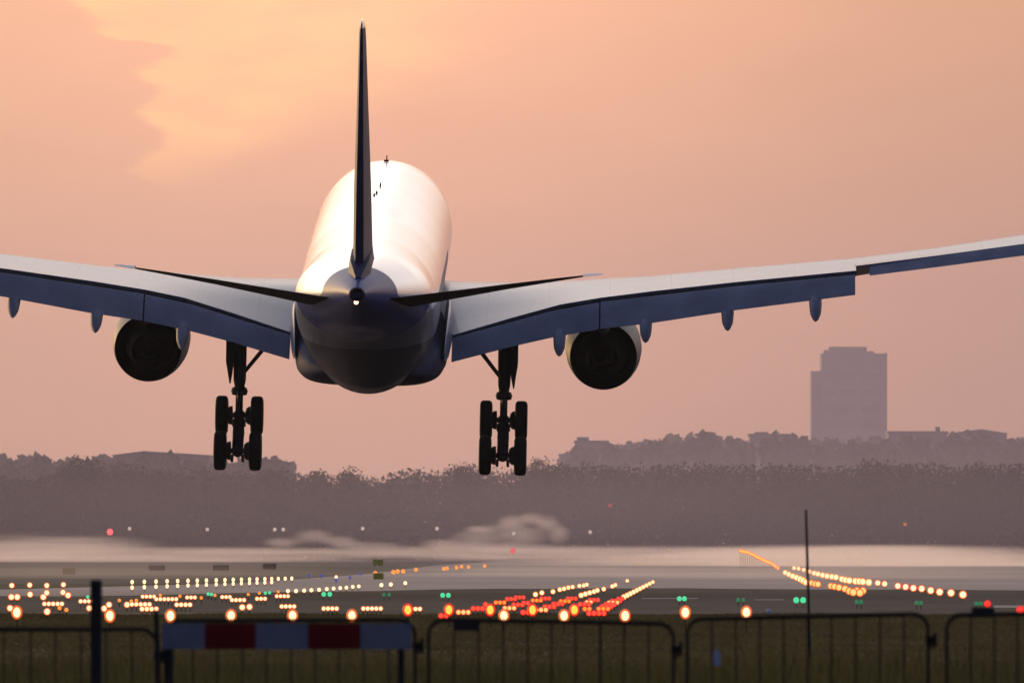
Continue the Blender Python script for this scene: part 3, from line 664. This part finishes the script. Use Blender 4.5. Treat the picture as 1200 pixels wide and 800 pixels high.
row('runway_light', [(379.5, 695.8), (386.5, 695.8)], 0.073, G_green, 'bright green lamp of the pair below the single rising line', 'runway light', 'left green pair')
row('runway_light', [(518.8, 697), (525.5, 697)], 0.073, G_green, 'bright green lamp of the pair left of the red bars', 'runway light', 'middle green pair')
row('runway_light', [(796, 701), (802, 701)], 0.069, G_green, 'green lamp of the pair above the second-last amber lamp', 'runway light', 'green pair above the second-last amber lamp')
row('runway_light', [(933, 702.7), (941, 702.7)], 0.082, G_green, 'brightest green lamp pair beside the thin mast', 'runway light', 'green pair beside the mast')
row('runway_light', [(450, 696.5), (456, 696.5), (865, 702.5), (871, 702.5), (1004, 705), (1009, 705), (1074, 706), (1079, 706), (1144, 706.7), (1149, 706.7)], 0.056, G_dimgreen, 'dim green threshold lamp in the line along the dark asphalt', 'runway light', 'dim green threshold lamps')
row('runway_light', [(1157, 707), (1195.5, 714)], 0.069, G_red, 'red lamp near the right edge above the fence plate', 'runway light', 'red lamps at far right', halo=G_redbloom)
reds = [(520, 721, 2), (543, 716.8, 3), (560, 712.5, 3), (569, 707.5, 1), (586, 705.5, 3), (599, 701.3, 3), (609, 699.5, 3), (597, 712, 3), (607, 708, 3), (616, 706, 2), (629, 703, 3), (639, 700.7, 3), (616, 717, 2), (634, 714, 3), (644, 710.3, 3), (654, 707, 3), (662, 704, 3), (670, 700.8, 3), (685, 707.5, 3), (690, 705, 2), (696, 702.5, 3), (699, 718, 4), (707, 712.8, 3), (711, 710.2, 3), (715, 707.7, 3), (718.5, 705.5, 3), (722, 703.5, 3), (727, 701, 2), (688, 713, 2)]
for i, p in enumerate(reds): row('approach_light_bar', [p], .046, (G_redcore, G_orange, G_redcore, G_yel)[(i * 7 + i // 3) % 4], 'short red light bar in the slanting red rows before the threshold', 'light bar', 'red light bars', halo=G_redbloom)
row('runway_light', [(731 + 34 * i / 9, 699 - 17.5 * i / 9) for i in range(10)], 0.060, G_warm, 'yellow lamp in the slanting line at the right end of the red bars', 'runway light', 'slanting yellow line', halo=G_orange)
row('runway_light', [(627.5, 696), (635, 694), (648, 692.7), (656, 690.3), (661, 689.3), (666, 688), (671, 687.2), (679, 686), (684, 685.5), (687.5, 684.5)], 0.060, G_warm, 'pale lamp in the upper left line beyond the red bars', 'runway light', 'upper left line beyond the red bars', halo=G_orange)
row('runway_light', [(681, 697), (686, 695.5), (691, 694), (696, 692.7), (700, 691.3), (707.5, 689.7), (717.5, 686.5), (721, 685), (735, 680)], 0.060, G_warm, 'pale lamp in the middle line beyond the red bars', 'runway light', 'middle line beyond the red bars', halo=G_orange)
row('runway_light', [(440, 671.5), (461, 670), (466, 669), (472.5, 669), (487.5, 667), (520, 666), (524, 665.5), (535, 664.7), (541, 663.5), (549, 664), (568, 662.7)], 0.129, G_orange, 'tiny orange lamp in the far line right of the yellow sign', 'runway light', 'far orange line')
row('runway_light', [(447, 685), (458, 684.3), (475, 682.7), (394, 675.5)], 0.077, G_warm, 'single pale lamp on the pavement below the yellow sign', 'runway light', 'pale lamps below the yellow sign')
zr = [(250, 185), (262, 187), (275, 190), (288, 196), (300, 203), (313, 209), (325, 215), (338, 221), (350, 225), (362, 234), (370, 240)]
row('runway_light', [(780 + (a + k * 6) / 2.857, 580 + (b + k * 3.4) / 2.857) for a, b in zr for k in (0, 1)], .095, G_oran2, 'orange lamp in the upper end of the long line at right', 'runway light', 'orange upper end of the right line', halo=G_redbloom)
zr = [(400, 258), (412, 264), (425, 270), (438, 275), (450, 280), (460, 285), (470, 290), (430, 243), (445, 245), (462, 249), (480, 255), (497, 260), (510, 263), (525, 267), (540, 270), (556, 272), (570, 274), (590, 280), (602, 283), (615, 285), (635, 287), (648, 288), (660, 289), (680, 291)]
row('runway_light', [(780 + a / 2.857, 580 + b / 2.857) for a, b in zr], 0.107, G_warm, 'warm lamp in the dense middle of the long line at right', 'runway light', 'dense middle of the right line', halo=G_orange)
zr = [(710, 293), (733, 296), (777, 303), (803, 306), (829, 310), (857, 312), (887, 318), (917, 323), (955, 326), (995, 332)]
row('runway_light', [(780 + a / 2.857, 580 + b / 2.857) for a, b in zr], 0.095, G_warm, 'separate warm lamp in the lower end of the long line at right', 'runway light', 'lower end of the right line', halo=G_bloom)
zr = [(488, 293), (500, 296), (510, 297), (553, 303), (565, 305), (580, 308), (600, 312), (615, 320), (628, 324), (640, 319), (660, 319), (650, 326)]
row('runway_light', [(780 + a / 2.857, 580 + b / 2.857) for a, b in zr], 0.095, G_yel, 'warm lamp in the short line under the long right line', 'runway light', 'short line under the right line', halo=G_bloom)
row('edge_light', [(362, 674), (377, 674), (394, 679), (422, 672), (410, 676)], .07, emat('blue_taxi_glow', (.10, .12, .75), .5), 'faint blue taxiway lamp at left of the yellow sign', 'taxi light', 'faint blue taxiway lamps')
for px, py, g, lab in ((152, 619, G_dim, 'dim white lamp on a tall pole far left'), (243, 620, G_dim, 'dim white lamp on a pole below the left wheels'), (322, 620, G_dim, 'left one of two close pole lamps before the wood'), (332, 620, G_dim, 'right one of two close pole lamps before the wood'),
                       (425, 619, G_dim, 'dim white pole lamp below the tail'), (512, 619, G_dim, 'faint pole lamp between the wheels before the wood'), (691.5, 623, G_dim, 'pinkish pole lamp right of the pale smoke'), (602, 625, G_dim, 'orange pole lamp inside the pale smoke'), (1060.5, 614, emat('far_orange_glow', (1, .33, .12), .6), 'dim orange pole lamp right of the mast'), (715, 592, emat('far_red_glow', (1, .15, .12), .5), 'faint red lamp high before the dark wood')):
    small_lamp('lamp_post', px, py, .22, g, lab, 'lamp post', None, dmax=1500.0)
small_lamp('lamp_post', 129, 623, .38, emat('beacon_glow', (1, .13, .13), 1.3), 'red warning lamp on a thin pole far left', 'warning light', None, dmax=1480.0)
small_lamp('lamp_post', 601, 645, .30, emat('beacon_glow2', (1, .15, .17), .8), 'red warning lamp low under the pale smoke', 'warning light', None, dmax=1300.0)

o = tag(small_lamp('runway_marker', 900.5, 716.5, .07, mat('marker_white', (.75, .75, .72), .5), 'small white dome marker on the asphalt left of the mast', 'runway marker', None, hl=.1))
# far signs
def sign(px, py, wpx, hpx, d, m, label):
    o = empty('airfield_sign', (X(px, d), d, 0), label, 'airfield sign'); s = d / FPX; z = Z(py, d); w, h = wpx * s, hpx * s
    bm = bmesh.new(); box(bm, (0, 0, z), (w, .18, h)); bmesh.ops.bevel(bm, geom=bm.edges[:], offset=.03, segments=1, affect='EDGES'); obj('panel', bm, m, o, smooth=False)
    for q in (-.35, .35):
        bm = bmesh.new(); tube(bm, [(w * q, 0, 0), (w * q, 0, z - h / 2)], .04, 8); obj('leg', bm, M_post, o)
M_yel = mat('yellow_sign_face', (.80, .66, .05), .6); M_ora = mat('orange_sign_face', (.62, .24, .03), .6); M_bk = mat('dark_sign_back', (.035, .034, .036), .7)
sign(443, 658.5, 12, 7, 1120, M_yel, 'small yellow sign board, the upper of two before the mist')
sign(443.5, 676, 12, 10, 640, M_yel, 'yellow sign board, the lower of two beside the tiny orange lamps')
sign(81, 671, 15, 12, 760, M_ora, 'orange sign board above the upper far left lamps')
sign(184, 666.5, 19, 9, 900, M_bk, 'dark sign back left of two above the double lamp row')
sign(259, 666, 19, 9, 900, M_bk, 'dark sign back right of two above the double lamp row')
sign(316, 664, 16, 8, 950, M_bk, 'dark low box at the far end of the double lamp row')
sign(1002, 648, 12, 5, 1400, M_yel, 'faint yellow sign board low before the wood right of the mast')

# ------------------------------------------------------------------ foreground: fence, board, posts, grass
DF = 112.0
M_galv = mat('dull_galvanised_tube', (.016, .016, .016), .85, spec=.1)
M_bwhite = mat('board_white', (.24, .24, .265), .7, spec=.1, noise=(4, .12)); M_bred = mat('board_red', (.20, .009, .011), .7, spec=.05, noise=(4, .15)); M_wood = mat('dark_post_wood', (.020, .018, .016), .9, bump=(12, .4))
BAR = {}
def barrier(px0, px1, pytop0, pytop1, bars, label, dd=DF, plate=None, tagpx=None):
    x0, x1 = X(px0, dd), X(px1, dd); zt0, zt1 = Z(pytop0, dd), Z(pytop1, dd)
    o = empty('crowd_barrier', ((x0 + x1) / 2, dd, 0), label, 'barrier', 'crowd control barriers along the grass edge'); cx = (x0 + x1) / 2
    def zt(x): return zt0 + (zt1 - zt0) * (x - x0) / (x1 - x0)
    r = .15; P_ = [(x0 - cx, 0, .12)]
    for k in range(7): a = math.pi - k * math.pi / 12; P_.append((x0 - cx + r + r * math.cos(a), 0, zt(x0) - r + r * math.sin(a)))
    for k in range(7): a = math.pi / 2 - k * math.pi / 12; P_.append((x1 - cx - r + r * math.cos(a), 0, zt(x1) - r + r * math.sin(a)))
    P_.append((x1 - cx, 0, .12))
    bm = bmesh.new(); tube(bm, P_, .021, 8); tube(bm, [(x0 - cx, 0, .16), (x1 - cx, 0, .16)], .018, 8); obj('frame', bm, M_galv, o)
    for b in bars:
        x = X(b, dd); th = .0115 if b != 703 else .018; key = (round(zt(x), 2), th)
        if key not in BAR:
            bm = bmesh.new(); tube(bm, [(0, 0, .16), (0, 0, zt(x) - .01)], th, 6); q = obj('bar', bm, M_galv, o, loc=(x - cx, 0, 0)); BAR[key] = q.data
        else: link('bar', BAR[key], o, (x - cx, 0, 0))
    for q in (x0 + .2, x1 - .2):
        bm = bmesh.new(); tube(bm, [(0, -.3, .02), (0, -.12, .1), (0, .12, .1), (0, .3, .02)], .018, 6); tube(bm, [(0, 0, .1), (0, 0, .17)], .018, 6); obj('foot', bm, M_galv, o, loc=(q - cx, 0, 0))
    bm = bmesh.new(); tube(bm, [(x1 - cx, 0, zt1 - .32), (x1 - cx + .07, 0, zt1 - .32), (x1 - cx + .07, 0, zt1 - .18)], .022, 6); box(bm, (x1 - cx + .02, 0, zt1 - .26), (.09, .05, .08)); obj('hook', bm, M_galv, o)
    if plate:
        a, b, c, d_ = plate; s = dd / FPX; bm = bmesh.new(); box(bm, (X((a + b) / 2, dd) - cx, -.03, Z((c + d_) / 2, dd)), ((b - a) * s, .02, (d_ - c) * s)); obj('plate', bm, M_wood, o, smooth=False)
    if tagpx:
        bm = bmesh.new(); s = dd / FPX; x, z = X(tagpx[0], dd) - cx, Z(tagpx[1], dd)
        rings(bm, [[(x - .03, -.04, z - .08), (x + .03, -.04, z - .08), (x + .035, -.04, z + .02), (x + .012, -.04, z + .08), (x - .012, -.04, z + .08), (x - .035, -.04, z + .02)], [(x - .03, -.02, z - .08), (x + .03, -.02, z - .08), (x + .035, -.02, z + .02), (x + .012, -.02, z + .08), (x - .012, -.02, z + .08), (x - .035, -.02, z + .02)]]); obj('tag', bm, mat('white_tag', (.5, .52, .58), .6), o, smooth=False)
    return o
barrier(-118, 183, 737, 737, [-90, -58, -27, 4.5, 36, 65, 95, 124, 154], 'barrier behind the thick black post at far left')
barrier(194, 486, 727, 726, [226, 254.5, 284, 312, 341, 369, 397, 426, 455], 'barrier directly behind the red and white board')
barrier(502, 789, 726, 730, [532, 561, 589.5, 618, 646, 674, 703, 731, 760], 'barrier with black plate on its top rail beneath the orange lamps', plate=(531, 561, 726, 739))
barrier(805, 1087, 725, 719, [834, 862, 890, 918, 946, 974, 1002, 1031, 1059], 'barrier crossed by the thin leaning mast', tagpx=(840, 770))
barrier(1109, 1392, 720, 716, [1137, 1165, 1192, 1222, 1250, 1280, 1308, 1336, 1364], 'barrier at far right with black box on its top rail', plate=(1138, 1165, 711, 723))
db = 111.0
o = empty('barrier_board', (X(336, db), db, 0), 'red and white striped barrier board on two dark legs', 'barrier board'); cx = o.location.x
bm = bmesh.new(); ed = [190, 240, 300, 361, 422.5, 482]
for i in range(5):
    a, b = X(ed[i], db) - cx, X(ed[i + 1], db) - cx; box(bm, ((a + b) / 2, 0, (Z(760, db) + Z(730, db)) / 2), (b - a - .001, .035, Z(730, db) - Z(760, db)), mi=i % 2)
obj('board', bm, [M_bwhite, M_bred], o, smooth=False)
for px in (199.5, 470):
    bm = bmesh.new(); box(bm, (X(px, db) - cx, .035, .5), (.065, .03, 1.0)); box(bm, (X(px, db) - cx, .035, .02), (.3, .4, .04)); obj('leg', bm, M_wood, o, smooth=False)
def post(px, py, w, label, name='fence_post', px2=None, round_=False, d=DF - 1.5):
    x = X(px2 or px, d); o = None; bm = bmesh.new(); zt = Z(py, d); dxx = X(px, d) - x; lean = dxx * zt / max(zt - Z(800, d), .1)
    if round_: tube(bm, [(0, 0, -.1), (lean, 0, zt)], [w / 2, w / 2 * .8], 8)
    else:
        h = w / 2; rings(bm, [[(-h, -h, -.1), (h, -h, -.1), (h, h, -.1), (-h, h, -.1)], [(lean - h, -h, zt - .02), (lean + h, -h, zt - .02), (lean + h, h, zt - .02), (lean - h, h, zt - .02)], [(lean - h * .8, -h * .8, zt), (lean + h * .8, -h * .8, zt), (lean + h * .8, h * .8, zt), (lean - h * .8, h * .8, zt)]])
    return tag(obj(name, bm, M_wood, None, smooth=round_, loc=(x, d, 0)), label, 'mast' if name == 'mast' else 'post')
post(113, 679, .112, 'thick black post, the tallest at left')
post(185, 714, .05, 'thin leaning dark post beside the left end of the board', px2=188)
post(944, 597, .046, 'tall thin dark mast rising past the barrier right of centre', 'mast', px2=949.5, round_=True, d=165.0)

# grass blades
def blades(name, n, d0, d1, half, h0, h1, w, mats, label, lean=.3):
    d = rng.uniform(d0, d1, n); x = rng.uniform(-1, 1, n) * (half + 0 * d)
    cl = np.sin(x * .9 + 1.3 * np.sin(d * .13)) * np.sin(d * .11 + .7 * np.sin(x * .35)) * .5 + .5
    h = rng.uniform(h0, h1, n) * (.55 + .75 * cl); a = rng.uniform(0, np.pi, n); dx_ = np.cos(a) * w * rng.uniform(.6, 1.4, n); dy_ = np.sin(a) * w
    lx, ly = rng.normal(0, lean, n) * h, rng.normal(0, lean, n) * h
    z = np.zeros(n)
    V = np.stack([np.stack([x - dx_, d - dy_, z], 1), np.stack([x + dx_, d + dy_, z], 1), np.stack([x + lx, d + ly, h], 1)], 1).reshape(-1, 3)
    me = bpy.data.meshes.new(name); me.vertices.add(3 * n); me.vertices.foreach_set('co', V.ravel()); me.loops.add(3 * n); me.loops.foreach_set('vertex_index', np.arange(3 * n))
    me.polygons.add(n); me.polygons.foreach_set('loop_start', np.arange(n) * 3); me.polygons.foreach_set('loop_total', np.full(n, 3))
    for m in mats: me.materials.append(m)
    me.polygons.foreach_set('material_index', rng.integers(0, len(mats), n)); me.update(calc_edges=True); me.validate()
    return tag(link(name, me), label, 'grass', kind='stuff')
M_b1 = mat('grass_olive', (.070, .068, .031), .85, noise=(.12, .3), spec=.15); M_b2 = mat('grass_straw', (.088, .080, .043), .85, noise=(.3, .35), spec=.15); M_b3 = mat('grass_dark', (.040, .044, .018), .85, noise=(.3, .35), spec=.15)
for m in (M_b1, M_b2, M_b3):
    t = m.node_tree; b = t.nodes['Principled BSDF']; tr = t.nodes.new('ShaderNodeBsdfTranslucent'); mx_ = t.nodes.new('ShaderNodeMixShader'); mx_.inputs[0].default_value = .5
    t.links.new(b.inputs['Base Color'].links[0].from_socket, tr.inputs[0]); t.links.new(b.outputs[0], mx_.inputs[1]); t.links.new(tr.outputs[0], mx_.inputs[2])
    t.links.new(mx_.outputs[0], [q for q in t.nodes if q.type == 'OUTPUT_MATERIAL'][0].inputs[0])
blades('grass', 420000, 124, 300, 28, .03, .08, .022, [M_b1, M_b2, M_b1], 'dark mown grass between the fence and the runway lamps', 1.1)
blades('tall_grass', 60000, 92, 150, 11, .20, .50, .010, [M_b3, M_b3, M_b1], 'taller dark grass along the foot of the barriers')  # darker look of the near ground put into the blade colour

# ------------------------------------------------------------------ air: haze, mist in place of heat shimmer, exhaust smoke
def vol(name, dens, col=(1, .97, .96), aniso=.25):
    m = bpy.data.materials.new(name); m.use_nodes = True; t = m.node_tree; t.nodes.clear(); o = t.nodes.new('ShaderNodeOutputMaterial'); v = t.nodes.new('ShaderNodeVolumePrincipled')
    v.inputs['Density'].default_value = dens; v.inputs['Color'].default_value = (*col, 1); v.inputs['Anisotropy'].default_value = aniso
    t.links.new(v.outputs[0], o.inputs['Volume']); return m
bm = bmesh.new(); box(bm, (0, 1700, 44), (1900, 3600, 90)); tag(obj('haze', bm, vol('haze_air', .25e-4, (.84, .87, 1.0)), smooth=False), 'thin evening haze over the whole airfield', 'haze', kind='stuff')
def mist_mat(name, dens, col, aniso, ns, cut, zs):
    m = vol(name, dens, col, aniso); t = m.node_tree; v = [n for n in t.nodes if n.type == 'PRINCIPLED_VOLUME'][0]
    c = t.nodes.new('ShaderNodeTexCoord'); ln = t.nodes.new('ShaderNodeVectorMath'); ln.operation = 'LENGTH'; t.links.new(c.outputs['Object'], ln.inputs[0])
    f = t.nodes.new('ShaderNodeMapRange'); f.interpolation_type = 'SMOOTHSTEP'; f.inputs[1].default_value = 1.0; f.inputs[2].default_value = .25; t.links.new(ln.outputs['Value'], f.inputs[0])
    n = t.nodes.new('ShaderNodeTexNoise'); n.inputs['Scale'].default_value = ns; n.inputs['Detail'].default_value = 3.0; g = t.nodes.new('ShaderNodeNewGeometry'); mp = t.nodes.new('ShaderNodeMapping'); mp.inputs['Scale'].default_value = (.35, .25, zs)
    t.links.new(g.outputs['Position'], mp.inputs['Vector']); t.links.new(mp.outputs[0], n.inputs['Vector'])
    r = t.nodes.new('ShaderNodeMapRange'); r.inputs[1].default_value = cut; r.inputs[2].default_value = cut + .28; t.links.new(n.outputs[0], r.inputs[0])
    a = t.nodes.new('ShaderNodeMath'); a.operation = 'MULTIPLY'; t.links.new(f.outputs[0], a.inputs[0]); t.links.new(r.outputs[0], a.inputs[1])
    b = t.nodes.new('ShaderNodeMath'); b.operation = 'MULTIPLY'; b.inputs[1].default_value = dens; t.links.new(a.outputs[0], b.inputs[0]); t.links.new(b.outputs[0], v.inputs['Density'])
    return m
bm = bmesh.new(); box(bm, (0, 2200, 42), (1700, 2300, 84)); tag(obj('mist', bm, vol('far_smog_air', 2.9e-4, (.91, .80, 1.0)), smooth=False), 'smoggy air hanging over the far side of the airfield', 'mist', kind='stuff')
MM = mist_mat('shimmer_mist_air', .035, (1, .90, .88), .45, .10, .36, 7.0); MS = mist_mat('smoke_air', .060, (1, .88, .87), .4, .50, .26, 1.0)
M2 = mist_mat('thin_mist_air', .0045, (1, .88, .88), .4, .10, .30, 5.0); M3 = mist_mat('veil_air', .0022, (.98, .86, .92), .3, .03, .10, 1.0)
def puff(name, px, py, wpx, hpx, d, ry, m, label):
    bm = bmesh.new(); bmesh.ops.create_icosphere(bm, subdivisions=3, radius=1.0)
    o = obj(name, bm, m); s = d / FPX; o.scale = (wpx * s / 2, ry, hpx * s / 2); o.location = (X(px, d), d, Z(py, d)); return tag(o, label, 'mist', kind='stuff')
puff('mist', 180, 651, 900, 26, 1450, 70, MM, 'pale mist band imitating heat shimmer along the wood at left')  # mist volumes added in place of heat shimmer mirroring the sky
puff('mist', 60, 640, 300, 40, 1520, 40, MM, 'thin mist patch imitating shimmer low at the far left')
puff('mist', 620, 648, 700, 24, 1470, 70, MM, 'pale mist band imitating heat shimmer across the middle')
puff('mist', 960, 648, 800, 26, 1350, 90, MM, 'pale mist band imitating heat shimmer along the right')
puff('mist', 1000, 658, 900, 26, 1120, 110, MM, 'low mist imitating shimmer over the pavement at right')
puff('mist', 980, 674, 760, 44, 660, 75, M2, 'thin mist imitating shimmer over the pavement at right')
puff('mist', 640, 672, 520, 36, 700, 75, M2, 'thin mist imitating shimmer over the pavement in the middle')
puff('mist', 160, 672, 760, 40, 700, 80, M2, 'thin mist over the far grass at left')
puff('mist', 300, 596, 1600, 230, 1540, 50, M3, 'faint veil of mist along the foot of the wood at left')
puff('mist', 1000, 596, 1600, 230, 1540, 50, M3, 'faint veil of mist along the foot of the wood at right')
for q in ((520, 637, 70, 16), (555, 631, 70, 26), (580, 624, 56, 26), (600, 613, 46, 26), (624, 607, 44, 20), (641, 613, 38, 26), (655, 626, 34, 30), (575, 640, 190, 16), (612, 627, 84, 30), (560, 620, 40, 12)):
    puff('smoke', *q, 1500, 9, MS, 'pale smoke drifting low before the wood between the wheels')
for q in ((332, 635, 60, 18), (366, 629, 66, 24), (398, 634, 56, 18), (430, 639, 110, 14)):
    puff('smoke', *q, 1500, 9, MS, 'faint smoke drifting low before the wood below the tail')
